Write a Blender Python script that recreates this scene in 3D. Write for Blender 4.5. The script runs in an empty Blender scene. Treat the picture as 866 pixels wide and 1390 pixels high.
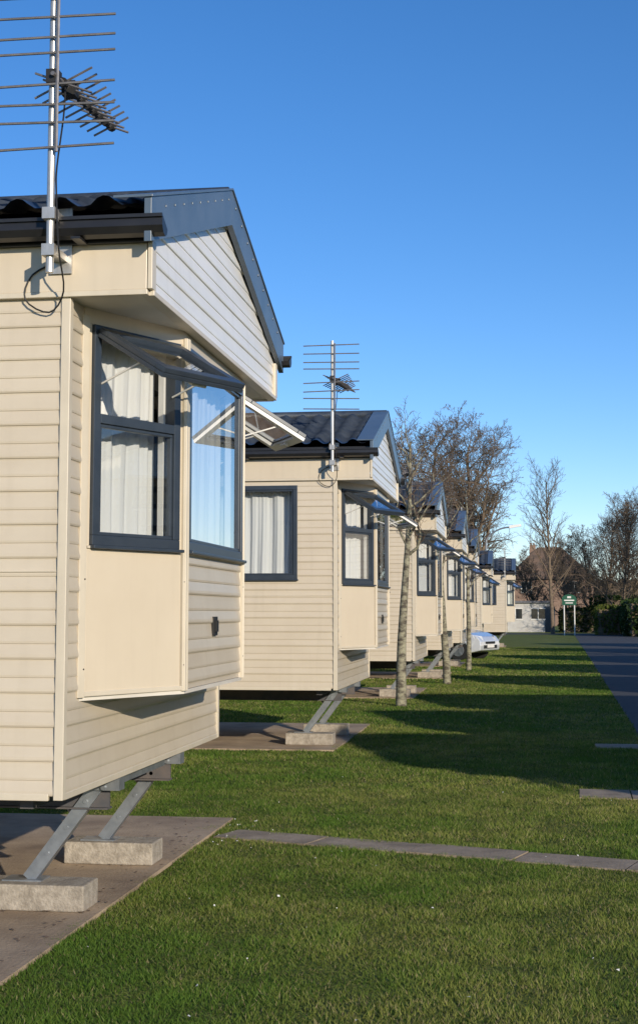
import bpy, math, random
import numpy as np
from mathutils import Vector, Matrix, Quaternion
random.seed(7); rng=np.random.default_rng(7)
scene=bpy.context.scene
scene.view_settings.view_transform='Standard'
try: scene.view_settings.look='None'
except Exception: pass
scene.view_settings.exposure=0
COL=scene.collection

# ------------------------------------------------------------ materials
def mat_base(name):
    m=bpy.data.materials.new(name); m.use_nodes=True
    nt=m.node_tree; b=nt.nodes['Principled BSDF']; return m,nt,b
def pbr(name,c1,c2=None,rough=.6,metal=0.,scale=6.,detail=6.,bump=0.,bscale=None,coat=0.,spec=.5,stretch=(1,1,1),lo=.35,hi=.65,bdist=.01,dirt=0.):
    m,nt,b=mat_base(name)
    b.inputs['Roughness'].default_value=rough; b.inputs['Metallic'].default_value=metal
    b.inputs['Specular IOR Level'].default_value=spec
    if coat: b.inputs['Coat Weight'].default_value=coat; b.inputs['Coat Roughness'].default_value=.12
    if c2 is None: c2=tuple(v*.86 for v in c1)
    tc=nt.nodes.new('ShaderNodeTexCoord'); mp=nt.nodes.new('ShaderNodeMapping'); mp.inputs['Scale'].default_value=stretch
    nt.links.new(tc.outputs['Object'],mp.inputs[0])
    n=nt.nodes.new('ShaderNodeTexNoise'); n.inputs['Scale'].default_value=scale; n.inputs['Detail'].default_value=detail
    n.inputs['Roughness'].default_value=.65
    nt.links.new(mp.outputs[0],n.inputs['Vector'])
    r=nt.nodes.new('ShaderNodeValToRGB'); r.color_ramp.elements[0].position=lo; r.color_ramp.elements[1].position=hi
    r.color_ramp.elements[0].color=(*c1,1); r.color_ramp.elements[1].color=(*c2,1)
    nt.links.new(n.outputs['Fac'],r.inputs[0]); colout=r.outputs[0]
    if dirt:
        m2=nt.nodes.new('ShaderNodeMapping'); m2.inputs['Scale'].default_value=(14,14,.9); nt.links.new(tc.outputs['Object'],m2.inputs[0])
        n3=nt.nodes.new('ShaderNodeTexNoise'); n3.inputs['Scale'].default_value=1.; n3.inputs['Detail'].default_value=4; nt.links.new(m2.outputs[0],n3.inputs['Vector'])
        mr=nt.nodes.new('ShaderNodeMapRange'); mr.inputs[1].default_value=.52; mr.inputs[2].default_value=.80; mr.inputs[3].default_value=0; mr.inputs[4].default_value=dirt
        nt.links.new(n3.outputs['Fac'],mr.inputs[0])
        mx=nt.nodes.new('ShaderNodeMixRGB'); mx.inputs[2].default_value=(.32,.27,.19,1); nt.links.new(mr.outputs[0],mx.inputs[0]); nt.links.new(colout,mx.inputs[1]); colout=mx.outputs[0]
    nt.links.new(colout,b.inputs['Base Color'])
    if bump:
        n2=nt.nodes.new('ShaderNodeTexNoise'); n2.inputs['Scale'].default_value=bscale or scale*4; n2.inputs['Detail'].default_value=5
        nt.links.new(mp.outputs[0],n2.inputs['Vector'])
        bp=nt.nodes.new('ShaderNodeBump'); bp.inputs['Strength'].default_value=bump; bp.inputs['Distance'].default_value=bdist
        nt.links.new(n2.outputs['Fac'],bp.inputs['Height']); nt.links.new(bp.outputs[0],b.inputs['Normal'])
    return m
CLAD=pbr('cream_cladding',(.575,.50,.385),(.53,.455,.345),rough=.34,scale=1.7,stretch=(1,1,2),bump=.14,bscale=5,bdist=.006,dirt=.14)
SMOOTH=pbr('cream_panel',(.62,.535,.405),(.58,.495,.37),rough=.30,scale=1.4,bump=.10,bscale=4,bdist=.006,dirt=.14)
TRIM=pbr('cream_trim',(.61,.54,.42),(.55,.485,.375),rough=.4,scale=3,dirt=.15)
GABLE=pbr('gable_cladding',(.80,.78,.73),(.73,.71,.66),rough=.32,scale=1.6,stretch=(1,1,2),bump=.1,bscale=5,bdist=.006,dirt=.14)
SOFF=pbr('soffit',(.70,.65,.56),rough=.5,scale=2)
FRAME=pbr('slate_window_frame',(.030,.040,.054),(.040,.051,.066),rough=.32,scale=8)
WHITE=pbr('white_upvc',(.75,.73,.68),rough=.4,scale=5)
BARGE=pbr('slate_bargeboard',(.075,.11,.155),(.105,.14,.185),rough=.35,scale=3,metal=.0)
TILE=pbr('metal_roof_tile',(.022,.03,.045),(.05,.06,.075),rough=.34,scale=5,bump=.1)
GUT=pbr('black_gutter',(.012,.012,.014),(.02,.02,.022),rough=.4)
GALV=pbr('galvanised_steel',(.38,.40,.42),(.27,.29,.31),rough=.42,metal=.7,scale=14)
CHAS=pbr('painted_chassis',(.07,.07,.075),(.12,.10,.09),rough=.7,scale=7)
ALU=pbr('aluminium_mast',(.62,.60,.56),(.45,.43,.40),rough=.42,metal=.7,scale=20,stretch=(1,1,.3))
ROD=pbr('weathered_aluminium',(.30,.28,.27),(.20,.19,.19),rough=.5,metal=.6,scale=20)
RUBB=pbr('black_plastic',(.015,.015,.015),rough=.6)
INTER=pbr('interior_panel',(.30,.25,.19),rough=.8)
BLOCK=pbr('concrete_block',(.42,.37,.30),(.25,.215,.17),rough=.9,scale=18,bump=.7,bscale=70)
CONC=pbr('concrete_slab',(.50,.38,.255),(.23,.165,.11),rough=.92,scale=1.8,detail=12,bump=.5,bscale=60,lo=.3,hi=.70)
PAVE=pbr('paving',(.36,.285,.205),(.19,.15,.105),rough=.92,scale=3.2,detail=10,bump=.5,bscale=60)
ASPH=pbr('asphalt',(.06,.06,.062),(.042,.042,.045),rough=.88,scale=1.5,detail=12,bump=.5,bscale=120)
BARK=pbr('grey_bark',(.20,.145,.095),(.10,.075,.052),rough=.9,scale=9,bump=.6,bscale=25)
BIRCH=pbr('pale_bark',(.30,.28,.19),(.075,.062,.045),rough=.85,scale=7,stretch=(1,1,2.2),bump=.6,bscale=25,lo=.42,hi=.60,bdist=.02)
TWIG=pbr('twig',(.20,.14,.095),(.12,.085,.06),rough=.9)
def brick_mat():
    m,nt,b=mat_base('brick_wall'); b.inputs['Roughness'].default_value=.9
    tc=nt.nodes.new('ShaderNodeTexCoord'); mp=nt.nodes.new('ShaderNodeMapping'); mp.inputs['Rotation'].default_value=(math.radians(90),0,0)
    br=nt.nodes.new('ShaderNodeTexBrick'); br.inputs['Color1'].default_value=(.20,.12,.08,1); br.inputs['Color2'].default_value=(.25,.155,.11,1)
    br.inputs['Mortar'].default_value=(.28,.25,.21,1); br.inputs['Scale'].default_value=2.2; br.inputs['Mortar Size'].default_value=.012
    nt.links.new(tc.outputs['Object'],mp.inputs[0]); nt.links.new(mp.outputs[0],br.inputs['Vector']); nt.links.new(br.outputs['Color'],b.inputs['Base Color'])
    return m
BRICKW=brick_mat()
ROOFT=pbr('clay_roof_tile',(.19,.12,.08),(.10,.075,.055),rough=.9,scale=1.2,detail=9,bump=.5,bscale=14)
ROOFG=pbr('grey_roof',(.16,.16,.17),(.11,.11,.12),rough=.8)
RENDW=pbr('white_render',(.52,.51,.48),(.42,.40,.37),rough=.85,scale=2)
SIGNG=pbr('green_sign_paint',(.012,.09,.045),rough=.4)
CARP=pbr('silver_car_paint',(.66,.68,.70),(.60,.62,.64),rough=.22,metal=.25,coat=1.,scale=3)
TYRE=pbr('tyre',(.02,.02,.02),rough=.85)
DGLASS=pbr('car_glass',(.02,.025,.03),rough=.05)
LAMPG=pbr('headlamp_glass',(.6,.62,.65),rough=.08,coat=1.)
def grass_ground():
    m,nt,b=mat_base('lawn_ground'); b.inputs['Roughness'].default_value=.95; b.inputs['Specular IOR Level'].default_value=.15
    tc=nt.nodes.new('ShaderNodeTexCoord')
    n1=nt.nodes.new('ShaderNodeTexNoise'); n1.inputs['Scale'].default_value=.6; n1.inputs['Detail'].default_value=12; n1.inputs['Roughness'].default_value=.7
    n2=nt.nodes.new('ShaderNodeTexNoise'); n2.inputs['Scale'].default_value=30; n2.inputs['Detail'].default_value=8
    nt.links.new(tc.outputs['Object'],n1.inputs['Vector']); nt.links.new(tc.outputs['Object'],n2.inputs['Vector'])
    a=nt.nodes.new('ShaderNodeMath'); a.operation='ADD'; nt.links.new(n1.outputs['Fac'],a.inputs[0]); nt.links.new(n2.outputs['Fac'],a.inputs[1])
    r=nt.nodes.new('ShaderNodeValToRGB'); e=r.color_ramp.elements
    e[0].position=.75; e[0].color=(.045,.075,.012,1); e[1].position=1.25; e[1].color=(.15,.17,.04,1)
    nt.links.new(a.outputs[0],r.inputs[0]); nt.links.new(r.outputs[0],b.inputs['Base Color'])
    bp=nt.nodes.new('ShaderNodeBump'); bp.inputs['Strength'].default_value=.9; bp.inputs['Distance'].default_value=.03
    nt.links.new(n2.outputs['Fac'],bp.inputs['Height']); nt.links.new(bp.outputs[0],b.inputs['Normal'])
    return m
GROUND=grass_ground()
def leaf_mat(name,rough=.6,trans=.3):
    m,nt,b=mat_base(name); b.inputs['Roughness'].default_value=rough; b.inputs['Specular IOR Level'].default_value=.2
    at=nt.nodes.new('ShaderNodeAttribute'); at.attribute_name='col'
    nt.links.new(at.outputs['Color'],b.inputs['Base Color'])
    tr=nt.nodes.new('ShaderNodeBsdfTranslucent'); nt.links.new(at.outputs['Color'],tr.inputs['Color'])
    mx=nt.nodes.new('ShaderNodeMixShader'); mx.inputs[0].default_value=trans
    out=nt.nodes['Material Output']
    nt.links.new(b.outputs[0],mx.inputs[1]); nt.links.new(tr.outputs[0],mx.inputs[2]); nt.links.new(mx.outputs[0],out.inputs[0])
    return m
BLADE=leaf_mat('grass_blade',.6,.42); LEAF=leaf_mat('leaf',.6,.25)
def glass_mat():
    m,nt,b=mat_base('window_glass'); nt.nodes.remove(b)
    t=nt.nodes.new('ShaderNodeBsdfTransparent'); t.inputs[0].default_value=(.92,.94,.95,1)
    g=nt.nodes.new('ShaderNodeBsdfGlossy'); g.inputs['Roughness'].default_value=.01; g.inputs[0].default_value=(.95,.97,1,1)
    lw=nt.nodes.new('ShaderNodeLayerWeight'); lw.inputs[0].default_value=.5
    p=nt.nodes.new('ShaderNodeMath'); p.operation='POWER'; p.inputs[1].default_value=2.0; nt.links.new(lw.outputs['Facing'],p.inputs[0])
    ma=nt.nodes.new('ShaderNodeMath'); ma.operation='MULTIPLY_ADD'; ma.inputs[1].default_value=.90; ma.inputs[2].default_value=.08; ma.use_clamp=True
    nt.links.new(p.outputs[0],ma.inputs[0])
    mx=nt.nodes.new('ShaderNodeMixShader'); out=nt.nodes['Material Output']
    nt.links.new(ma.outputs[0],mx.inputs[0]); nt.links.new(t.outputs[0],mx.inputs[1]); nt.links.new(g.outputs[0],mx.inputs[2]); nt.links.new(mx.outputs[0],out.inputs[0])
    return m
GLASS=glass_mat()
def curtain_mat():
    m,nt,b=mat_base('net_curtain'); b.inputs['Base Color'].default_value=(.80,.80,.77,1); b.inputs['Roughness'].default_value=.9
    tr=nt.nodes.new('ShaderNodeBsdfTranslucent'); tr.inputs[0].default_value=(.8,.8,.78,1)
    mx=nt.nodes.new('ShaderNodeMixShader'); mx.inputs[0].default_value=.22; out=nt.nodes['Material Output']
    nt.links.new(b.outputs[0],mx.inputs[1]); nt.links.new(tr.outputs[0],mx.inputs[2]); nt.links.new(mx.outputs[0],out.inputs[0])
    return m
CURT=curtain_mat()

# ------------------------------------------------------------ mesh helpers
class MB:
    def __init__(s): s.v=[]; s.f=[]
    def poly(s,pts):
        i=len(s.v); s.v+= [tuple(p) for p in pts]; s.f.append(tuple(range(i,i+len(pts))))
    def hexa(s,P):
        i=len(s.v); s.v+=[tuple(p) for p in P]
        for q in ((0,3,2,1),(4,5,6,7),(0,1,5,4),(1,2,6,5),(2,3,7,6),(3,0,4,7)): s.f.append(tuple(i+k for k in q))
    def box(s,x0,x1,y0,y1,z0,z1,fn=None):
        P=[(x0,y0,z0),(x1,y0,z0),(x1,y1,z0),(x0,y1,z0),(x0,y0,z1),(x1,y0,z1),(x1,y1,z1),(x0,y1,z1)]
        if fn: P=[fn(*p) for p in P]
        s.hexa(P)
    def prism(s,poly,z0,z1):
        n=len(poly); i=len(s.v)
        s.v+=[(p[0],p[1],z0) for p in poly]+[(p[0],p[1],z1) for p in poly]
        s.f.append(tuple(range(i+n-1,i-1,-1))); s.f.append(tuple(range(i+n,i+2*n)))
        for k in range(n): s.f.append((i+k,i+(k+1)%n,i+n+(k+1)%n,i+n+k))
    def tube(s,p0,p1,r0,r1=None,n=8,cap=True):
        if r1 is None: r1=r0
        p0=Vector(p0);p1=Vector(p1); d=(p1-p0)
        if d.length<1e-6: return
        d.normalize(); a=d.orthogonal().normalized(); b=d.cross(a); i=len(s.v)
        for p,r in((p0,r0),(p1,r1)):
            for k in range(n):
                t=2*math.pi*k/n; s.v.append(tuple(p+a*math.cos(t)*r+b*math.sin(t)*r))
        for k in range(n): s.f.append((i+k,i+(k+1)%n,i+n+(k+1)%n,i+n+k))
        if cap: s.f.append(tuple(range(i+n-1,i-1,-1))); s.f.append(tuple(range(i+n,i+2*n)))
    def mesh(s,name,mat,smooth=False):
        m=bpy.data.meshes.new(name); m.from_pydata(s.v,[],s.f); m.materials.append(mat)
        if smooth: m.polygons.foreach_set('use_smooth',[True]*len(m.polygons))
        m.update(); return m
def obj(name,mesh,parent=None,loc=(0,0,0)):
    o=bpy.data.objects.new(name,mesh); COL.objects.link(o); o.location=loc
    if parent: o.parent=parent
    return o
def empty(name,loc=(0,0,0),rz=0):
    e=bpy.data.objects.new(name,None); COL.objects.link(e); e.location=loc; e.rotation_euler=(0,0,rz); e.empty_display_size=.3; return e
def wallfn(p0,p1,side=1):
    p0=Vector(p0);p1=Vector(p1);u=(p1-p0).normalized(); n=Vector((u.y,-u.x))*side
    return lambda s,o,z:(p0.x+u.x*s+n.x*o,p0.y+u.y*s+n.y*o,z)
PROF=[(0,.0015),(.003,.0080),(.010,.0105),(.022,.0098),(.058,.0035),(.066,.0022),(.0685,.0056),(.078,.0066),(.120,.0025),(.139,.0010)]; PITCH=.145
def siding(B,fn,L0,L1,z0,z1,base=.67,ext=None):
    if ext is None: ext=lambda z:(L0,L1)
    k0=int(math.floor((z0-base)/PITCH))-1
    allr=[(base+k*PITCH+pz,o) for k in range(k0,k0+40) for pz,o in PROF]
    def at(z):
        for (a,oa),(b,ob) in zip(allr,allr[1:]):
            if a<=z<=b: return oa+(ob-oa)*(z-a)/(b-a)
        return 0
    rows=[(z0,at(z0))]+[r for r in allr if z0+1e-4<r[0]<z1-1e-4]+[(z1,at(z1))]
    i=len(B.v)
    for z,o in rows:
        a,b=ext(z); B.v.append(fn(a,o,z)); B.v.append(fn(b,o,z))
    for k in range(len(rows)-1): B.f.append((i+2*k,i+2*k+1,i+2*k+3,i+2*k+2))

# ------------------------------------------------------------ caravan meshes (built once, linked)
W=3.12; LEN=9.2; ZB=.67; ZS=2.84; ZE=3.10
BAY=[(-.36,.22),(-.04,.85),(-.04,W-.85),(-.36,W-.22)]
def build_caravan():
    P={}
    clad,smooth,trim,gable,soff,frame,white,glass,curt,barge,gut,inter,vent=[MB() for _ in range(13)]
    def window(fn,s0,s1,z0,z1,transom=None,openang=None,seed=0,sunlit=False):
        w=.045
        frame.box(s0,s1,-.04,.022,z0,z0+w,fn); frame.box(s0,s1,-.04,.022,z1-w,z1,fn)
        frame.box(s0,s0+w,-.04,.022,z0+w,z1-w,fn); frame.box(s1-w,s1,-.04,.022,z0+w,z1-w,fn)
        frame.box(s0-.01,s1+.01,.0,.045,z0-.016,z0-.001,fn)
        def ring(B,a,b,c,d,t,o0,o1):
            B.box(a,b,o0,o1,c,c+t,fn);B.box(a,b,o0,o1,d-t,d,fn);B.box(a,a+t,o0,o1,c+t,d-t,fn);B.box(b-t,b,o0,o1,c+t,d-t,fn)
        zt=z1-w
        if transom:
            frame.box(s0+w,s1-w,-.04,.022,transom-.022,transom+.022,fn); zt=transom-.022
        ring(frame,s0+w+.001,s1-w-.001,z0+w+.001,zt-.001,.016,-.02,.012)
        glass.poly([fn(s0+w,0,z0+w),fn(s1-w,0,z0+w),fn(s1-w,0,zt),fn(s0+w,0,zt)])
        if transom:
            ht=z1-w-(transom+.022)
            sa,ca=math.sin(openang),math.cos(openang); zh=z1-w+.01; D=ht+.09
            f2=lambda s,o,d:fn(s,.03+d*sa+o*ca,zh-d*ca+o*sa)
            lay=((frame,.0,.024,.058),((white if sunlit else frame),-.022,-.001,.05))  # far sash's inner layer coloured white for its bright sun reflection
            for B,o0,o1,t in lay:
                a,b=s0+w-.03,s1-w+.03
                B.box(a,b,o0,o1,0,t,f2);B.box(a,b,o0,o1,D-t,D,f2);B.box(a,a+t,o0,o1,t,D-t,f2);B.box(b-t,b,o0,o1,t,D-t,f2)
            glass.poly([f2(s0+w+.02,.004,.03),f2(s1-w-.02,.004,.03),f2(s1-w-.02,.004,D-.03),f2(s0+w+.02,.004,D-.03)])
            for sx in(s0+w+.002,s1-w-.012):
                a=fn(sx+.004,.012,transom+.16); b=f2(sx+.004,-.026,D*.60); white.tube(a,b,.005,n=6)
            white.box((s0+s1)/2-.05,(s0+s1)/2+.05,-.040,-.0225,D-.045,D-.02,f2)
        for a,b,c,d in((s0+w-.004,s0+w+.012,z0+.03,z1-.03),(s1-w-.012,s1-w+.004,z0+.03,z1-.03)): white.box(a,b,-.075,-.041,c,d,fn)
        white.box(s0+w,s1-w,-.075,-.041,z0+.03,z0+w+.006,fn)
        r=random.Random(seed); n=int((s1-s0)/.007); i=len(curt.v); nr=8
        ph=[r.uniform(0,6.28) for _ in range(6)]
        for j in range(nr):
            t=j/(nr-1); z=z0+.03+(z1-z0-.07)*t
            for k in range(n+1):
                s=s0+.02+(s1-s0-.04)*k/n
                q=s+.012*math.sin(t*2.2+ph[4])
                o=-.125+.014*math.sin(q*60+ph[0]+1.9*math.sin(q*9+ph[1])+.6*t*math.sin(q*23+ph[3]))*(1-.3*t)+.012*math.sin(q*27+ph[2]+t*1.2)+.003*math.sin(q*160+ph[5])
                curt.v.append(fn(s,o,z))
        for j in range(nr-1):
            for k in range(n): a=i+j*(n+1)+k; curt.f.append((a,a+1,a+n+2,a+n+1))
    def wall_with_openings(fn,L,z0,z1,ops,B=clad):
        ops=sorted(ops); s=0
        for a,b,c,d in ops:
            siding(B,fn,s,a,z0,z1); siding(B,fn,a,b,z0,c); 
            if d<z1: siding(B,fn,a,b,d,z1)
            for q in ((a,c,a,d),(b,c,b,d),(a,c,b,c),(a,d,b,d)):
                inter.poly([fn(q[0],.0,q[1]),fn(q[2],.0,q[3]),fn(q[2],-.05,q[3]),fn(q[0],-.05,q[1])])
            s=b
        siding(B,fn,s,L,z0,z1)
    xb=-.36
    near=wallfn((-LEN,0),(xb,0),1); far=wallfn((-LEN,W),(xb,W),-1)
    Ls=LEN+xb
    so=[(Ls-1.55,Ls-.40,1.80,2.78),(Ls-4.6,Ls-3.5,1.80,2.78),(Ls-6.6,Ls-6.0,2.1,2.78)]
    wall_with_openings(near,Ls,ZB,ZS-.0,so)
    wall_with_openings(far,Ls,ZB,ZS,so)
    for k,(a,b,c,d) in enumerate(so):
        window(near,a,b,c,d,seed=k+1); window(far,a,b,c,d,seed=k+5)
    siding(clad,wallfn((-LEN,W),(-LEN,0),1),0,W,ZB,3.1)
    fr=wallfn((xb,0),(xb,W),1)
    siding(clad,fr,0,W,ZB,1.08)
    siding(clad,fr,0,.22,1.08,ZS); siding(clad,fr,W-.22,W,1.08,ZS)
    for k in range(3):
        p0,p1=BAY[k],BAY[k+1]; fn=wallfn(p0,p1,1); L=(Vector(p1)-Vector(p0)).length
        if k==1:
            siding(clad,fn,.0,L,1.08,1.735); window(fn,.035,L-.035,1.755,2.765,seed=22)
            smooth.box(0,L,-.02,.008,2.765,ZS-.001,fn)
            vent.box(.64,.72,.007,.020,1.33,1.43,fn); vent.box(.66,.70,.020,.030,1.35,1.41,fn)
            trim.box(0,L,-.03,.018,1.735,1.752,fn)
        else:
            a,b=(.055,L-.05) if k==0 else (.05,L-.055)
            smooth.box(.03,L-.03,-.02,.012,1.085,1.738,fn)
            smooth.box(.0,L,-.02,.008,2.765,ZS-.001,fn)
            window(fn,a,b,1.755,2.765,transom=2.335,openang=math.radians(60),seed=30+k,sunlit=(k==2))
            smooth.box(0,a-.002,-.02,.006,1.74,2.765,fn); smooth.box(b+.002,L,-.02,.006,1.74,2.765,fn)
            trim.box(.03,L-.03,-.02,.02,1.739,1.752,fn)
            trim.box(.02,L-.02,-.02,.018,1.078,1.10,fn)
        for s in (0,L):
            trim.box(s-.022,s+.022,-.018,.0215,1.074,2.80,fn)
            for z in(1.2,1.6): vent.tube(fn(s*.0+(.012 if s==0 else L-.012),.021,z),fn(s*.0+(.012 if s==0 else L-.012),.0235,z),.004,n=6)
    soff.prism([(xb-.01,.2),*[(p[0]+.012,p[1]) for p in BAY[1:3]],(xb-.01,W-.2)],1.06,1.078)
    for y,sg in((0,-1),(W,1)):
        y0,y1=(y-.016,y+.028) if sg<0 else (y-.028,y+.016)
        trim.box(xb-.026,xb+.016,y0,y1,ZB-.015,ZS-.002)
        trim.box(-LEN-.02,-LEN+.04,y0,y1,ZB-.015,ZS-.002)
    trim.box(-LEN,xb-.05,-.012,0.01,ZB-.018,ZB+.012); trim.box(-LEN,xb-.05,W-.01,W+.012,ZB-.018,ZB+.012)
    trim.box(xb-.01,xb+.013,.03,W-.03,ZB-.018,ZB+.012)
    trim.box(-LEN,xb-.03,-.0125,-.001,1.625,1.632); trim.box(-LEN,xb-.03,W+.001,W+.0125,1.625,1.632)
    for y0,y1 in((-.026,.0),(W,W+.026)):
        smooth.box(-LEN,.0,y0,y1,ZS+.012,ZE)
        trim.box(-LEN,.004,y0-.006,y1+.006,ZS-.012,ZS+.0118)
    soff.box(xb-.3,-.004,.007,W-.007,ZS-.002,ZS+.02)
    trim.box(-.03,.028,.0005,W-.0005,ZS-.012,ZS+.012)
    for y0,y1 in((-.033,.035),(W-.035,W+.033)): trim.box(.0045,.026,y0,y1,ZS+.0125,3.07)
    sl=(3.73-3.20)/(1.56+.12)
    gf=wallfn((0,0),(0,W),1)
    def ext(z):
        if z<3.10: return (.0,W)
        d=(z-3.10)/sl; d=min(d,W/2-.001); return (d,W-d)
    siding(gable,gf,0,W,ZS+.012,3.64,base=ZS,ext=ext)
    gable.poly([(-LEN,0,3.1),(-LEN,W,3.1),(-LEN,W/2,3.68)])
    for sd in(0,1):
        def f(x,y,dz): 
            yy=y if sd==0 else W-y
            return (x,yy,3.20+sl*(y+.12)+dz)
        barge.box(.016,.048,-.14,W/2,-.16,.035,f)
        barge.box(-.12,.055,-.15,W/2,.0355,.047,f)
        for k in range(9):
            barge.box(.048,.052,.1+k*.17,.112+k*.17,-.02,-.008,f)
        fs=(lambda x,y,z:(x,y,z)) if sd==0 else (lambda x,y,z:(x,W-y,z))
        gut.box(-LEN,.012,-.06,-.027,3.055,3.175,fs)
        prof=[(-.150,3.145),(-.154,3.10),(-.135,3.072),(-.10,3.062),(-.075,3.075),(-.0605,3.10)]
        i=len(gut.v)
        for x in(-LEN,.10):
            for y,z in prof: gut.v.append(fs(x,y,z))
        n=len(prof)
        for k in range(n-1): gut.f.append((i+k,i+k+1,i+n+k+1,i+n+k))
        gut.f.append(tuple(range(i+n,i+2*n)))
        gut.box(-LEN,.10,-.162,-.150,3.135,3.15,fs)
        for k in range(9): gut.box(-.3-k*1.0,-.26-k*1.0,-.165,-.05,3.05,3.061,fs)
    tile=MB(); wl=.19; nx=int((LEN-.1)/wl)*7; rows=6
    for sd in(0,1):
        i0=len(tile.v); lines=[]
        for r in range(rows):
            ya=-.13+(W/2+.13)*r/rows; yb=-.13+(W/2+.13)*(r+1)/rows
            lines+= [(ya,.030),(yb,.002)]
        for y,h in lines:
            yy=y if sd==0 else W-y
            for k in range(nx+1):
                x=-LEN+(LEN-.03)*k/nx; t=(k/7.0)%1.0
                w=.040*(math.sin(math.pi*min(1,t/.62))**.8 if t<.62 else -.18*math.sin(math.pi*(t-.62)/.38))
                tile.v.append((x,yy,3.20+sl*(y+.12)+h+w-.02))
        for r in range(len(lines)-1):
            for k in range(nx):
                a=i0+r*(nx+1)+k; tile.f.append((a,a+1,a+nx+2,a+nx+1))
    tile.tube((-LEN,W/2,3.735),(.03,W/2,3.735),.05,n=10)
    inter.poly([(-LEN+.01,.01,ZB+.01),(xb-.01,.01,ZB+.01),(xb-.01,W-.01,ZB+.01),(-LEN+.01,W-.01,ZB+.01)])
    inter.poly([(-LEN+.01,.01,ZS+.03),(-.06,.01,ZS+.03),(-.06,W-.01,ZS+.03),(-LEN+.01,W-.01,ZS+.03)])
    inter.poly([(-3,.01,ZB),( -3,W-.01,ZB),(-3,W-.01,ZS),(-3,.01,ZS)])
    ch=MB()
    for y in(.95,2.17):
        ch.box(-LEN+.1,-.42,y-.006,y+.006,.50,.655); ch.box(-LEN+.1,-.42,y-.04,y+.04,.655,.664); ch.box(-LEN+.1,-.42,y-.04,y+.04,.492,.50)
    for x in(-.55,-2.4,-4.4,-6.4,-8.6): ch.box(x-.03,x+.03,.12,W-.12,.60,.655)
    legs=MB()
    for y in(.95,2.20):
        a=Vector((-.44,y,.655)); b=Vector((-.82,y,.150)); d=(b-a)
        nrm=Vector((-d.z,0,d.x)).normalized()
        def lf(l,q,yy): p=a+d*l+nrm*q; return (p.x,yy,p.z)
        legs.box(0,1,-.032,.032,y-.03,y-.024,lf); legs.box(0,1,-.032,-.026,y-.024,y+.04,lf); legs.box(0,1,.026,.032,y-.024,y+.04,lf)
        legs.box(-.94,-.74,y-.07,y+.07,.145,.1515)
        a2=Vector((-.75,y+.055,.60)); b2=Vector((-.60,y+.055,.43))
        legs.tube(a2,b2,.012,n=6); legs.box(-.62,-.36,y-.045,y+.045,.585,.66)
        legs.tube((-.44,y-.06,.60),(-.44,y+.07,.60),.012,n=8)
        for l in(.25,.5,.75):
            p=a+d*l; legs.tube((p.x,y-.036,p.z),(p.x,y-.0295,p.z),.011,n=8)
    legs.box(-.62,-.40,1.05,1.95,.60,.64)
    blk=MB()
    for y in(.80,2.08): blk.box(-1.02,-.50,y,y+.24,.021,.145)
    for x in(-4.0,-7.4):
        for y in(.85,2.07):
            for k in range(3): blk.box(x-.22,x+.22,y,y+.22,.021+k*.155,.021+k*.155+.15)
    wh=MB()
    for y in(.45,2.55): wh.tube((-5.2,y,.33),(-5.2,y+.18,.33),.31,n=24)
    for n_,B,M,sm in(('cladding',clad,CLAD,0),('smooth_panels',smooth,SMOOTH,0),('trims',trim,TRIM,0),('gable_cladding',gable,GABLE,0),
        ('soffit',soff,SOFF,0),('window_frames',frame,FRAME,0),('sash_inner',white,WHITE,0),('window_glass',glass,GLASS,0),('curtains',curt,CURT,1),
        ('bargeboards',barge,BARGE,0),('gutters',gut,GUT,0),('interior',inter,INTER,0),('vent',vent,RUBB,0),('roof_tiles',tile,TILE,1),
        ('chassis',ch,CHAS,0),('support_legs',legs,GALV,0),('support_blocks',blk,BLOCK,0),('wheels',wh,TYRE,0)):
        P[n_]=B.mesh(n_,M,bool(sm))
    return P
PARTS=build_caravan()
def caravan(x,y,rz=0):
    e=empty('static_caravan',(x,y,0),rz)
    for k,m in PARTS.items():
        o=obj(k,m,e)
        if k in('smooth_panels','trims','support_blocks','window_frames','bargeboards') and y<20 and rz==0:
            bv=o.modifiers.new('bev','BEVEL'); bv.width=.008 if k=='support_blocks' else .003; bv.segments=2; bv.limit_method='ANGLE'
    return e
ROW=[(-1.60,5.93),(-1.56,14.65),(-1.44,23.7),(-1.32,31.0),(-1.28,38.2),(-1.15,52.2),(-.35,60.2)]
for x,y in ROW: caravan(x,y)
OPP=[(5.55,5.0),(5.55,9.1),(5.6,13.4),(5.9,21.0),(6.1,28.5),(6.5,37.0),(7.2,47.0),(8.2,57.0)]
for x,y in OPP: caravan(x,y+W,math.pi)

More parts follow.
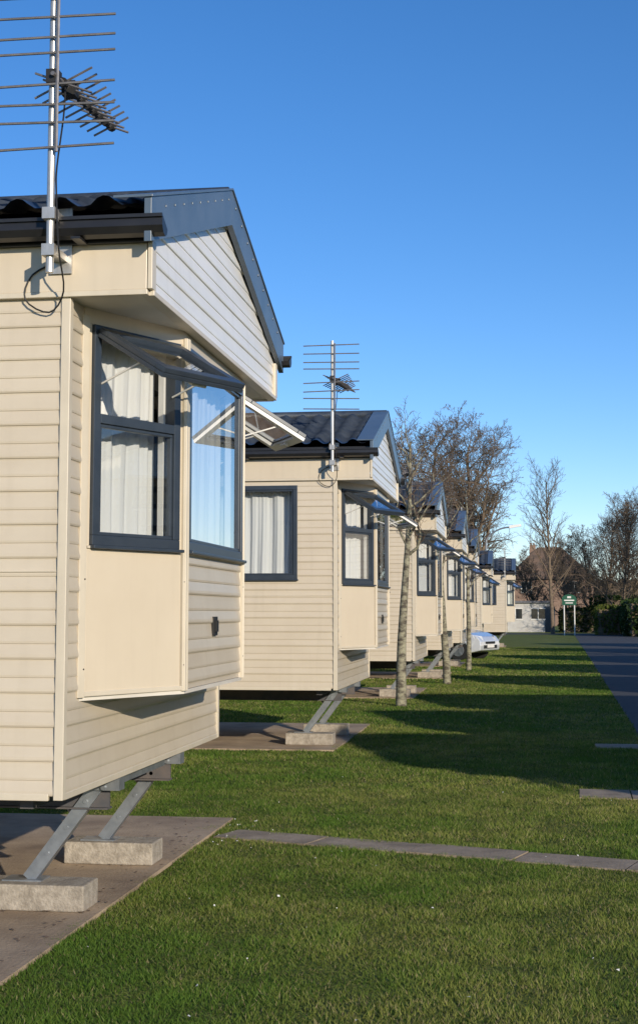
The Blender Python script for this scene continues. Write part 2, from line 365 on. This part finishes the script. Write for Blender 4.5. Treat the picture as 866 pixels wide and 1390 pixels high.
# ------------------------------------------------------------ antennas
def antenna(x,y,dz=0,seed=0,rot=0,base=2.90):
    e=empty('tv_antenna',(x,y,0))
    r=random.Random(seed)
    m=MB(); top=4.16+dz
    m.tube((0,0,base),(0,0,top),.017,n=12)
    m.box(-.03,.03,.0,.17,base+.08,base+.11); m.box(-.03,.03,.0,.17,base+.24,base+.27); m.box(-.05,.05,.145,.155,base+.03,base+.32)
    m.box(-.028,.028,-.03,.03,base+.07,base+.12); m.box(-.028,.028,-.03,.03,base+.23,base+.28)
    obj('mast',m.mesh('mast',ALU,False),e)
    c,s=math.cos(rot),math.sin(rot)
    R=lambda a,b,z:(a*c-b*s,a*s+b*c,z)
    rods=MB()
    for z in(3.44,3.55,3.63,3.72,3.86,3.93,4.02,4.11):
        z+=dz; tl=r.uniform(-.008,.008); rods.tube(R(-.30,-.03,z+tl),R(.285,-.03,z-tl),.0058,n=6)
    rods.tube(R(0.03,-.03,3.42+dz),R(0.03,-.03,4.13+dz),.008,n=6)
    zb=3.76+dz; d=Vector(R(.07,.60,-.02)).normalized(); side=Vector((d.y,-d.x,0))
    p=Vector((.02,0,zb)); rods.tube(p-d*.05,p+d*.62,.010,n=6)
    for k in range(9):
        q=p+d*(.06+k*.066); L=.135-.006*k
        for sx in(-1,1):
            for sz in(-1,1): rods.tube(q,q+side*sx*L+Vector((0,0,sz*L*.42)),.0055,n=5)
    obj('elements',rods.mesh('elements',ROD),e)
    bk=MB(); bk.box(-.022,.03,-.03,.03,zb-.03,zb+.03)
    q=p+d*.13; bk.box(q.x-.03,q.x+.03,q.y-.03,q.y+.03,zb-.04,zb+.025)
    for k in range(9):
        q=p+d*(.06+k*.066); bk.tube(q-d*.014,q+d*.014,.022,n=8)
    obj('clamps',bk.mesh('clamps',RUBB),e)
    cb=MB(); pts=[Vector(R(.05,.02,zb-.04)),Vector((.05,0,zb-.18)),Vector((.028,-.01,zb-.40)),Vector((.024,0,3.25)),Vector((.045,-.02,3.0)),Vector((.03,.10,2.84)),Vector((-.05,.15,2.76)),Vector((-.16,.152,2.82)),Vector((-.13,.152,2.93)),Vector((.0,.150,2.99))]
    sm=[]
    for k in range(len(pts)-1):
        a=pts[max(k-1,0)];b=pts[k];c2=pts[k+1];d2=pts[min(k+2,len(pts)-1)]
        for t in(0,.25,.5,.75):
            sm.append(.5*((2*b)+(c2-a)*t+(2*a-5*b+4*c2-d2)*t*t+(3*b-a-3*c2+d2)*t**3))
    sm.append(pts[-1])
    for a,b in zip(sm,sm[1:]): cb.tube(a,b,.004,n=5,cap=False)
    obj('cable',cb.mesh('cable',RUBB),e)
    return e
antenna(-1.985,5.745,0,1)
antenna(-1.93,14.465,.11,2)
antenna(-1.84,23.52,.05,3,rot=.3)
antenna(-1.7,30.8,-.1,4,rot=-.2)
antenna(-1.6,38.0,.1,5)
antenna(-.75,60.0,.0,6,rot=.5)

# ------------------------------------------------------------ ground
g=MB(); N=400
g.poly([(-N,-60,0),(N,-60,0),(N,900,0),(-N,900,0)])
obj('lawn_ground',g.mesh('lawn_ground',GROUND))
def road_left(y): return 1.25+(3.3-1.25)*(y-14)/(95-14) if y>14 else 1.25
road=MB()
ys=[-40,0,14,40,70,97]
left=[(road_left(y),y) for y in ys]; right=[(road_left(y)+3.6,y) for y in ys]
road.poly([(x,y,.006) for x,y in left]+[(x,y,.006) for x,y in reversed(right)])
obj('road',road.mesh('road',ASPH))
r2=MB(); r2.poly([(-60,97,.006),(7.0,97,.006),(7.0,102.5,.006),(-60,102.5,.006)]); obj('side_road',r2.mesh('side_road',ASPH))
pads=[]
def pad(x0,x1,y0,y1,z=.02):
    b=MB(); b.box(x0,x1,y0,y1,-.05,z); obj('concrete_base',b.mesh('concrete_base',CONC)); pads.append((x0,x1,y0,y1))
pad(-11.5,-2.03,4.2,9.95)
for x,y in ROW[1:]: pad(x-9.8,x-.42,y+.5 if y>20 else 14.95,y+W+.75)
for x,y in OPP: pad(x+.45,x+10,y-.4,y+W+.4)
def slab_path(pA,pB,w,n):
    pA=Vector(pA);pB=Vector(pB);u=(pB-pA).normalized();v=Vector((-u.y,u.x)); L=(pB-pA).length/n
    b=MB()
    for k in range(n):
        j=random.uniform(-.004,.004); a=pA+u*(k*L+.006); c=pA+u*((k+1)*L-.006)
        q=[a-v*w/2,c-v*w/2,c+v*w/2,a+v*w/2]
        b.prism([(p.x,p.y) for p in q],-.03,.014+j)
    obj('paving_path',b.mesh('paving_path',PAVE)); return (pA,pB,w)
paths=[slab_path((-1.95,9.32),(1.24,8.28),.34,5),slab_path((.42,11.75),(1.24,11.72),.55,2),slab_path((.75,15.9),(1.27,15.9),.5,1)]

def tri_mesh(name,V,C,mat,per=3):
    n=len(V)//per
    m=bpy.data.meshes.new(name); m.vertices.add(len(V)); m.vertices.foreach_set('co',V.astype(np.float32).ravel())
    m.loops.add(len(V)); m.loops.foreach_set('vertex_index',np.arange(len(V),dtype=np.int32))
    m.polygons.add(n); m.polygons.foreach_set('loop_start',np.arange(0,len(V),per,dtype=np.int32)); m.polygons.foreach_set('loop_total',np.full(n,per,dtype=np.int32))
    ca=m.color_attributes.new('col','FLOAT_COLOR','POINT'); ca.data.foreach_set('color',np.hstack([C,np.ones((len(C),1))]).astype(np.float32).ravel())
    m.materials.append(mat); m.update(); m.validate(); return m
def vnoise(x,y,s,seed):
    r=np.random.default_rng(seed).random((64,64)); x=x*s;y=y*s
    xi=np.floor(x).astype(int);yi=np.floor(y).astype(int);fx=x-xi;fy=y-yi;fx=fx*fx*(3-2*fx);fy=fy*fy*(3-2*fy)
    g=lambda a,b:r[a%64,b%64]
    return (g(xi,yi)*(1-fx)+g(xi+1,yi)*fx)*(1-fy)+(g(xi,yi+1)*(1-fx)+g(xi+1,yi+1)*fx)*fy
def blades(x0,x1,y0,y1,dens,h,w):
    n=int((x1-x0)*(y1-y0)*dens); x=rng.uniform(x0,x1,n); y=rng.uniform(y0,y1,n)
    k=np.ones(n,bool)
    for a,b,c,d in pads:
        e=.14*vnoise(x,y,7,3)*vnoise(x,y,2,4)*2
        k&=~((x>a)&(x<b-e+.04)&(y>c+e-.04)&(y<d-e+.04))
    for A,B,pw in paths:
        u=(B-A).normalized(); L=(B-A).length
        s=(x-A.x)*u.x+(y-A.y)*u.y; t=-(x-A.x)*u.y+(y-A.y)*u.x
        k&=~((s>0)&(s<L)&(np.abs(t)<pw/2+.015-.13*vnoise(x,y,8,5)**1.5))
    k&= x<np.where(y>14,1.25+2.05*(y-14)/81,1.25)
    k&= x< .105*y+.25
    k&= x> -.42*y-.6
    x=x[k];y=y[k]
    pat=.40*vnoise(x,y,1.6,11)+.35*vnoise(x,y,.6,14)+.25*vnoise(x,y,3.7,15); pat=np.clip((pat-.5)*2.1+.5,0,1); fine=vnoise(x,y,6,12)
    keep=rng.random(len(x))<(.50+.6*fine); x=x[keep];y=y[keep];pat=pat[keep];fine=fine[keep]; n=len(x)
    hh=h*(.45+.6*rng.random(n))*(.6+.7*fine); az=rng.uniform(0,6.283,n); lean=rng.uniform(.2,1.2,n)*hh; la=rng.uniform(0,6.283,n)
    ww=w*(.6+.8*rng.random(n))
    V=np.empty((n,3,3)); 
    V[:,0]=np.stack([x-np.cos(az)*ww,y-np.sin(az)*ww,np.zeros(n)],1)
    V[:,1]=np.stack([x+np.cos(az)*ww,y+np.sin(az)*ww,np.zeros(n)],1)
    V[:,2]=np.stack([x+np.cos(la)*lean,y+np.sin(la)*lean,hh],1)
    base=np.array([.100,.180,.024]); yel=np.array([.27,.285,.068]); dk=np.array([.052,.100,.016]); dry=np.array([.34,.29,.14])
    t=np.clip(-.05+.95*pat+.5*(rng.random(n)-.5),0,1)[:,None]
    C=base*(1-t)+yel*t; d=(rng.random(n)<.22)[:,None]; C=np.where(d,dk*1.2,C); d=(rng.random(n)<.02+.13*pat)[:,None]; C=np.where(d,dry,C)
    C*= (.75+.55*fine)[:,None]
    return V.reshape(-1,3),np.repeat(C,3,axis=0)
Vs=[];Cs=[]
for a in((-2.4,1.25,4.6,8.5,14000,.025,.0027),(-4.5,1.25,8.5,12,9500,.026,.003),(-6,1.3,12,18,4500,.030,.0045),(-8,1.8,18,30,1500,.034,.007),(-4,2.4,30,60,500,.04,.013)):
    V,C=blades(*a); Vs.append(V);Cs.append(C)
obj('grass',tri_mesh('grass',np.vstack(Vs),np.vstack(Cs),BLADE))
dz=MB()
for k in range(60):
    y=random.uniform(5,13); x=random.uniform(-1.9,.09*y)
    if random.random()<.3: x=random.uniform(-2.0,-1.6); y=random.uniform(8.6,9.9)
    r=random.uniform(.003,.008); a=random.uniform(0,6)
    dz.poly([(x+r*math.cos(a+q*1.256)*random.uniform(.6,1.3),y+r*math.sin(a+q*1.256),.022+random.uniform(0,.010)) for q in range(5)])
obj('daisies',dz.mesh('daisies',WHITE))
dl=MB()
for k in range(200):
    y=random.uniform(5,9.9); x=-2.05-abs(random.gauss(0,.35)); r=random.uniform(.008,.02); a=random.uniform(0,6)
    dl.poly([(x+r*math.cos(a+q*1.57)*(1 if q%2 else .5),y+r*math.sin(a+q*1.57)*(1 if q%2 else .5),.0235+random.uniform(0,.006)) for q in range(4)])
obj('fallen_leaves',dl.mesh('fallen_leaves',TWIG))

# ------------------------------------------------------------ trees
def tree(name,loc,H,r0,seed,trunk=.3,nch=(12,8,6,4),spread=.9,bark=BARK,lenf=.5,up=.35,lean=(0,0),minr=.006,wob=.05):
    R=random.Random(seed); B=MB(); T=MB()
    def grow(p,d,L,r,lev):
        segs=8 if lev==0 else (5 if lev==1 else (4 if lev==2 else 3)); pts=[p.copy()]; rad=[r]; dd=d.copy()
        for k in range(segs):
            j=wob if lev==0 else .17+.05*lev
            dd=(dd+Vector((R.gauss(0,j),R.gauss(0,j),R.gauss(0,j)*(lev>0)+(up*.22 if lev>0 else .10)))).normalized()
            pts.append(pts[-1]+dd*L/segs); rad.append(max(r*(1-.82*(k+1)/segs),minr*.5))
        for k in range(segs):
            (B if lev<2 else T).tube(pts[k],pts[k+1],rad[k],rad[k+1],n=10 if lev==0 else (6 if lev==1 else 3),cap=False)
        if lev>=len(nch): return
        n=nch[lev]
        for c in range(n):
            t0=trunk if lev==0 else .18
            t=t0+(1-t0)*((c+R.random())/n); f=t*segs; k=min(int(f),segs-1); q=pts[k].lerp(pts[k+1],f-k); rr=rad[k]*(1-(f-k))+rad[k+1]*(f-k)
            ax=(pts[k+1]-pts[k]).normalized(); o=ax.orthogonal().normalized(); o.rotate(Quaternion(ax,c*2.4+R.uniform(-.5,.5)))
            ang=R.uniform(.55,1.0)*spread
            nd=(ax*math.cos(ang)+o*math.sin(ang)).normalized()
            cl=L*lenf*(1.15-.65*t)*R.uniform(.7,1.15) if lev==0 else L*.55*R.uniform(.6,1.15)*(1.1-.5*t)
            grow(q,nd,cl,max(rr*.6,minr*.7),lev+1)
    e=empty(name,loc)
    grow(Vector((0,0,-.05)),Vector((lean[0],lean[1],1)).normalized(),H,r0,0)
    obj('trunk_and_limbs',B.mesh('trunk_and_limbs',bark,True),e); obj('twigs',T.mesh('twigs',TWIG if bark!=BARK else bark),e)
    return e
tree('birch_tree',(-1.90,22.3,0),4.2,.088,3,trunk=.56,nch=(13,8,6),spread=1.0,bark=BIRCH,lenf=.36,up=.6,minr=.005,wob=.022)
tree('birch_tree',(-1.56,29.4,0),4.4,.085,5,trunk=.50,nch=(12,7,5),bark=BIRCH,lenf=.32,up=.6,minr=.005,wob=.025)
tree('birch_tree',(-1.38,36.3,0),4.6,.070,6,trunk=.45,nch=(12,7,5),bark=BIRCH,lenf=.32,up=.6,minr=.006,wob=.025)
tree('bare_tree',(-2.3,75,0),9.9,.30,11,trunk=.22,nch=(24,11,8,5),spread=1.15,lenf=.52,up=.5,minr=.014)
tree('bare_tree',(-4.3,78,0),10.8,.28,12,trunk=.22,nch=(24,11,8,5),spread=1.15,lenf=.50,up=.5,minr=.014)
tree('bare_tree',(-7.4,84,0),10.8,.24,14,trunk=.3,nch=(20,10,7,4),spread=1.05,lenf=.46,up=.5,minr=.013)
tree('bare_tree',(-11.4,62,0),9.2,.22,13,trunk=.25,nch=(18,9,6,4),spread=1.0,lenf=.42,up=.5,minr=.010)
tree('silver_birch_tree',(2.0,100,0),10.8,.15,21,trunk=.22,nch=(28,10,6),spread=.7,lenf=.36,up=.6,minr=.014,lean=(-.05,0),wob=.03)
for (x,y,h,sd) in((7.0,104,8.2,31),(9.6,100,8.6,32),(8.2,112,9.2,36),(12.0,106,9.2,37),(5.4,114,7.0,33),(3.6,118,6.2,34),(1.2,120,5.6,35),(6.2,109,7.6,39)):
    tree('bare_tree',(x,y,0),h,.16,sd,trunk=.10,nch=(22,10,7,4),spread=1.0,lenf=.52,up=.7,minr=.0135)
tree('bare_tree',(9.5,26.3,0),6.5,.18,41,trunk=.25,nch=(16,8,6),spread=1.0,lenf=.45,up=.5,minr=.010)  # unseen tree across the road, added to cast streaky shadows on the lawn
tree('bare_tree',(9.5,42.5,0),6.5,.18,42,trunk=.25,nch=(16,8,6),spread=1.0,lenf=.45,up=.5,minr=.010)  # second unseen tree, likewise added for its fine shadow streaks

def leafy(name,c,dim,n,cols,size,seed,core=True):
    r=np.random.default_rng(seed); c=np.array(c);dim=np.array(dim)
    u=r.normal(size=(n,3)); u/=np.abs(u).max(axis=1,keepdims=True)**.75*np.linalg.norm(u,axis=1,keepdims=True)**.25
    p=c+u*dim*(.80+.22*vnoise(u[:,0]*9+5+u[:,2]*3,u[:,1]*9+5+u[:,2]*4,1,seed))[:,None]*(r.random((n,1))**.12)
    p[:,2]=np.maximum(p[:,2],.03)
    a=r.normal(size=(n,3));a/=np.linalg.norm(a,axis=1,keepdims=True); b=np.cross(a,r.normal(size=(n,3)));b/=np.linalg.norm(b,axis=1,keepdims=True)
    s=size*(.5+r.random((n,1)))
    V=np.stack([p-a*s,p-b*s*.6,p+a*s,p+b*s*.6],1).reshape(-1,3)
    t=np.clip(vnoise(p[:,0]*1.3,p[:,2]*1.7+p[:,1],1,seed+1)+.35*(r.random(n)-.5),0,1)[:,None]
    C=np.array(cols[0])*(1-t)+np.array(cols[1])*t
    e=empty(name); obj('leaves',tri_mesh('leaves',V,np.repeat(C,4,axis=0),LEAF,4),e)
    if core:
        b=MB(); b.box(c[0]-dim[0]*.72,c[0]+dim[0]*.72,c[1]-dim[1]*.72,c[1]+dim[1]*.72,0,c[2]+dim[2]*.68)
        obj('stems',b.mesh('stems',BARK),e)
    return e
G1=((.018,.035,.010),(.05,.085,.02))
leafy('hedge',(10.3,108,1.3),(6.0,1.0,1.6),9000,G1,.13,1)
leafy('hedge',(7.7,92,1.1),(1.7,5,1.35),7000,G1,.12,2)
leafy('hedge',(4.2,108,.9),(1.7,.8,1.0),4000,((.03,.04,.012),(.07,.085,.025)),.10,8)
leafy('shrub',(5.5,95.5,.95),(.95,.9,1.1),2500,((.06,.09,.015),(.20,.21,.045)),.09,4)
leafy('distant_trees',(0,190,2.6),(90,4,3.4),16000,((.05,.045,.03),(.09,.08,.05)),.5,5)
leafy('shrub',(-9.3,60,3.2),(1.6,1.6,3.4),3500,G1,.10,6)

# ------------------------------------------------------------ background buildings
def brick_house(x,y,w,d,eave,ridge):
    e=empty('brick_house',(x,y,0))
    b=MB(); b.box(-w/2,w/2,0,d,0,eave); obj('walls',b.mesh('walls',BRICKW),e)
    r=MB(); o=.35; A=[(-w/2-o,-o,eave),(w/2+o,-o,eave),(w/2+o,d+o,eave),(-w/2-o,d+o,eave)]
    k=w*.36; R0=(-w/2+k,d/2,ridge); R1=(w/2-k,d/2,ridge)
    r.poly([A[0],A[1],R1,R0]); r.poly([A[1],A[2],R1]); r.poly([A[2],A[3],R0,R1]); r.poly([A[3],A[0],R0]); r.poly([(p[0],p[1],eave+.004) for p in A])
    obj('roof',r.mesh('roof',ROOFT),e)
    c=MB(); c.box(-w/2+k-.9,-w/2+k-.2,d/2-.3,d/2+.3,ridge-1.2,ridge+.25); c.tube((-w/2+k-.7,d/2,ridge+.25),(-w/2+k-.7,d/2,ridge+.5),.09); c.tube((-w/2+k-.4,d/2,ridge+.25),(-w/2+k-.4,d/2,ridge+.5),.09)
    obj('chimney',c.mesh('chimney',BRICKW),e)
    gl=MB(); wf=MB()
    for wx in(-w*.28,w*.28):
        for z0,z1 in((.9,2.1),(eave-1.5,eave-.35)):
            gl.box(wx-.55,wx+.55,-.02,.02,z0,z1); wf.box(wx-.60,wx+.60,-.04,-.021,z0-.05,z0); wf.box(wx-.60,wx+.60,-.04,-.021,z1,z1+.05)
            wf.box(wx-.60,wx-.55,-.04,-.021,z0,z1); wf.box(wx+.55,wx+.60,-.04,-.021,z0,z1); wf.box(wx-.03,wx+.03,-.04,-.021,z0,z1)
    obj('windows',gl.mesh('windows',DGLASS),e); obj('window_frames',wf.mesh('window_frames',RENDW),e)
    dr=MB(); dr.box(-.45,.45,-.05,.02,0,2.05); obj('door',dr.mesh('door',FRAME),e)
brick_house(3.0,160,9.4,8,5.2,8.9)
def low_building(x,y,w,d,h):
    e=empty('white_outbuilding',(x,y,0))
    b=MB(); b.box(-w/2,w/2,0,d,0,h); obj('walls',b.mesh('walls',RENDW),e)
    r=MB(); r.box(-w/2-.15,w/2+.15,-.2,d+.2,h,h+.16); obj('roof',r.mesh('roof',ROOFG),e)
    g=MB(); f=MB()
    for k in range(3):
        c=-w/2+1.0+k*(w-2)/2; g.box(c-.5,c+.5,-.02,.01,1.0,1.75); f.box(c-.56,c+.56,-.045,-.021,.93,1.0); f.box(c-.03,c+.03,-.045,-.021,1.0,1.75); f.box(c-.56,c+.56,-.045,-.021,1.75,1.82)
    obj('windows',g.mesh('windows',DGLASS),e); obj('frames',f.mesh('frames',WHITE),e)
    dr=MB(); dr.box(w/2-.5,w/2-.1,-.03,.01,0,1.95); obj('door',dr.mesh('door',FRAME),e)
low_building(-.6,109,5.4,5,2.2)
e=empty('park_sign',(2.95,94,0)); s=MB()
for x in(-.33,.33): s.tube((x,0,0),(x,0,2.25),.04,n=10)
obj('posts',s.mesh('posts',WHITE),e)
s=MB(); pr=[]
for k in range(17):
    t=math.pi*k/16; pr.append((.46*math.cos(t),2.35+.30*math.sin(t)))
pr=[(.46,1.95)]+pr+[(-.46,1.95)]
s.f.append(tuple(range(len(pr)))); s.v+=[(a,-.05,z) for a,z in pr]; n=len(pr); s.v+=[(a,-.02,z) for a,z in pr]; s.f.append(tuple(range(2*n-1,n-1,-1)))
for k in range(n): s.f.append((k,(k+1)%n,n+(k+1)%n,n+k))
obj('board',s.mesh('board',SIGNG),e)
s=MB(); s.box(-.32,.32,-.056,-.051,2.22,2.30); s.box(-.24,.24,-.056,-.051,2.06,2.12); s.box(-.12,.12,-.056,-.051,2.40,2.52); obj('lettering',s.mesh('lettering',WHITE),e)
e=empty('street_lamp',(-1.75,70,0)); s=MB()
s.tube((0,0,0),(0,0,1.2),.08,n=12); s.tube((0,0,1.2),(0,0,5.0),.055,.045,n=12)
pv=Vector((0,0,5.0))
for k in range(1,9):
    t=k/8; q=Vector((1.15*t**1.3,0,5.0+.62*math.sin(t*math.pi/2))); s.tube(pv,q,.04,n=8); pv=q
obj('column',s.mesh('column',GALV),e)
s=MB(); s.hexa([(1.12,-.1,5.56),(1.72,-.07,5.66),(1.72,.07,5.66),(1.12,.1,5.56),(1.12,-.08,5.70),(1.68,-.05,5.77),(1.68,.05,5.77),(1.12,.08,5.70)]); obj('lantern',s.mesh('lantern',WHITE),e)

# ------------------------------------------------------------ car
def car(x,y,rz=0):
    e=empty('parked_car',(x,y,0),rz)
    def loft(prof,halfw,name,mat,bev=.05):
        B=MB(); n=len(prof)
        for sy in(-1,1):
            for px,pz in prof: B.v.append((px,sy*halfw(px,pz),pz))
        B.f.append(tuple(range(n))); B.f.append(tuple(range(2*n-1,n-1,-1)))
        for k in range(n): B.f.append((k,n+k,n+(k+1)%n,(k+1)%n))
        o=obj(name,B.mesh(name,mat,False),e); m=o.modifiers.new('b','BEVEL'); m.width=bev; m.segments=4; m.limit_method='ANGLE'; m.angle_limit=.25
        return o
    body=[(-.02,.30),(0,.45),(-.03,.60),(-.12,.72),(-.45,.84),(-.95,.94),(-1.2,.97),(-3.3,.98),(-3.75,.93),(-3.82,.70),(-3.85,.45),(-3.80,.28)]
    low=[]
    for cx in(-3.15,-.72):
        for k in range(9):
            t=math.pi-math.pi*k/8; low.append((cx+.36*math.cos(t),.22+.36*math.sin(t)*1.05))
    prof=body+low
    loft(prof,lambda px,z:.84-.10*(1 if px>-.3 else 0)-.06*max(0,(z-.7))/.3-(.08 if px<-3.6 else 0),'body',CARP,.035)
    cab=[(-.98,.95),(-1.62,1.36),(-2.0,1.43),(-2.9,1.42),(-3.35,1.30),(-3.72,.96)]
    loft(cab,lambda px,z:.79-.231*(z-.95),'roof_and_pillars',CARP,.03)
    gl=MB()
    hw=lambda z:.79-.231*(z-.95)+.004
    for q in([(-1.22,1.0),(-1.66,1.31),(-2.15,1.36),(-2.15,1.0)],[(-2.22,1.0),(-2.22,1.36),(-2.88,1.35),(-3.2,1.22),(-3.2,1.0)]):
        for sy in(-1,1): gl.poly([(a,sy*hw(z),z) for a,z in q])
    d=.006; gl.poly([(-1.02+d,-.70,.985+d),(-1.02+d,.70,.985+d),(-1.60+d,.62,1.345+d),(-1.60+d,-.62,1.345+d)])
    gl.poly([(-3.72,-.68,1.0),(-3.72,.68,1.0),(-3.385,.60,1.285),(-3.385,-.60,1.285)])
    obj('windows',gl.mesh('windows',DGLASS),e)
    w=MB(); rim=MB()
    for cx in(-3.15,-.72):
        for sy in(-1,1):
            w.tube((cx,sy*.64,.31),(cx,sy*.83,.31),.31,n=28); rim.tube((cx,sy*.82,.31),(cx,sy*.838,.31),.20,.19,n=20)
            for k in range(5):
                a=k*1.257; rim.box(-.03,.03,.838,.85,.03,.19,lambda p,q,r:(cx+p*math.cos(a)-r*math.sin(a),sy*q,.31+p*math.sin(a)+r*math.cos(a)))
    obj('tyres',w.mesh('tyres',TYRE),e); obj('wheel_rims',rim.mesh('wheel_rims',GALV),e)
    h=MB()
    for sy in(-1,1): h.hexa([(-.06,sy*.48,.62),(-.02,sy*.48,.60),(-.18,sy*.775,.62),(-.42,sy*.80,.68),(-.10,sy*.48,.735),(-.08,sy*.48,.735),(-.26,sy*.775,.77),(-.52,sy*.80,.80)])
    obj('headlamps',h.mesh('headlamps',LAMPG),e)
    g=MB(); g.box(-.03,.006,-.5,.5,.36,.46); g.box(-.05,.012,-.34,.34,.50,.57); obj('grille',g.mesh('grille',RUBB),e)
    p=MB(); p.box(.006,.016,-.26,.26,.38,.48); obj('number_plate',p.mesh('number_plate',WHITE),e)
    mr=MB()
    for sy in(-1,1): mr.box(-1.32,-1.18,min(sy*.80,sy*.95),max(sy*.80,sy*.95),.98,1.10)
    obj('mirrors',mr.mesh('mirrors',CARP),e)
car(-1.02,44.6,math.radians(-22))

# ------------------------------------------------------------ light
el=math.radians(16.0); hx,hy=.60,-.80
to_sun=Vector((hx*math.cos(el),hy*math.cos(el),math.sin(el)))
sd=bpy.data.lights.new('sun','SUN'); sd.energy=4.7; sd.angle=math.radians(.5); sd.color=(1.0,.89,.73)
so=bpy.data.objects.new('sun',sd); COL.objects.link(so); so.rotation_euler=(-to_sun).to_track_quat('-Z','Y').to_euler()
w=bpy.data.worlds.new('World'); scene.world=w; w.use_nodes=True; nt=w.node_tree
bg=nt.nodes['Background']; sk=nt.nodes.new('ShaderNodeTexSky'); sk.sky_type='NISHITA'; sk.sun_disc=False
sk.sun_elevation=el; sk.sun_rotation=math.atan2(hx,hy); sk.air_density=.85; sk.dust_density=.05; sk.ozone_density=3.0
hs=nt.nodes.new('ShaderNodeHueSaturation'); hs.inputs['Saturation'].default_value=1.22; hs.inputs['Value'].default_value=1.25
mu=nt.nodes.new('ShaderNodeMixRGB'); mu.blend_type='MULTIPLY'; mu.inputs[0].default_value=1; mu.inputs[2].default_value=(1.0,.95,1.06,1)
nt.links.new(sk.outputs[0],hs.inputs['Color']); nt.links.new(hs.outputs[0],mu.inputs[1]); nt.links.new(mu.outputs[0],bg.inputs[0]); bg.inputs[1].default_value=.125

# ------------------------------------------------------------ camera
cam=bpy.data.cameras.new('camera'); co=bpy.data.objects.new('camera',cam); COL.objects.link(co); scene.camera=co
co.location=(0,0,1.45); psi=math.radians(8.14); th=math.radians(5.39)
F=Vector((-math.sin(psi)*math.cos(th),math.cos(psi)*math.cos(th),math.sin(th)))
co.rotation_euler=F.to_track_quat('-Z','Y').to_euler()
cam.sensor_fit='VERTICAL'; cam.sensor_height=24; cam.lens=1928/1390*24; cam.shift_y=-45/1390; cam.clip_end=2000; cam.clip_start=.05
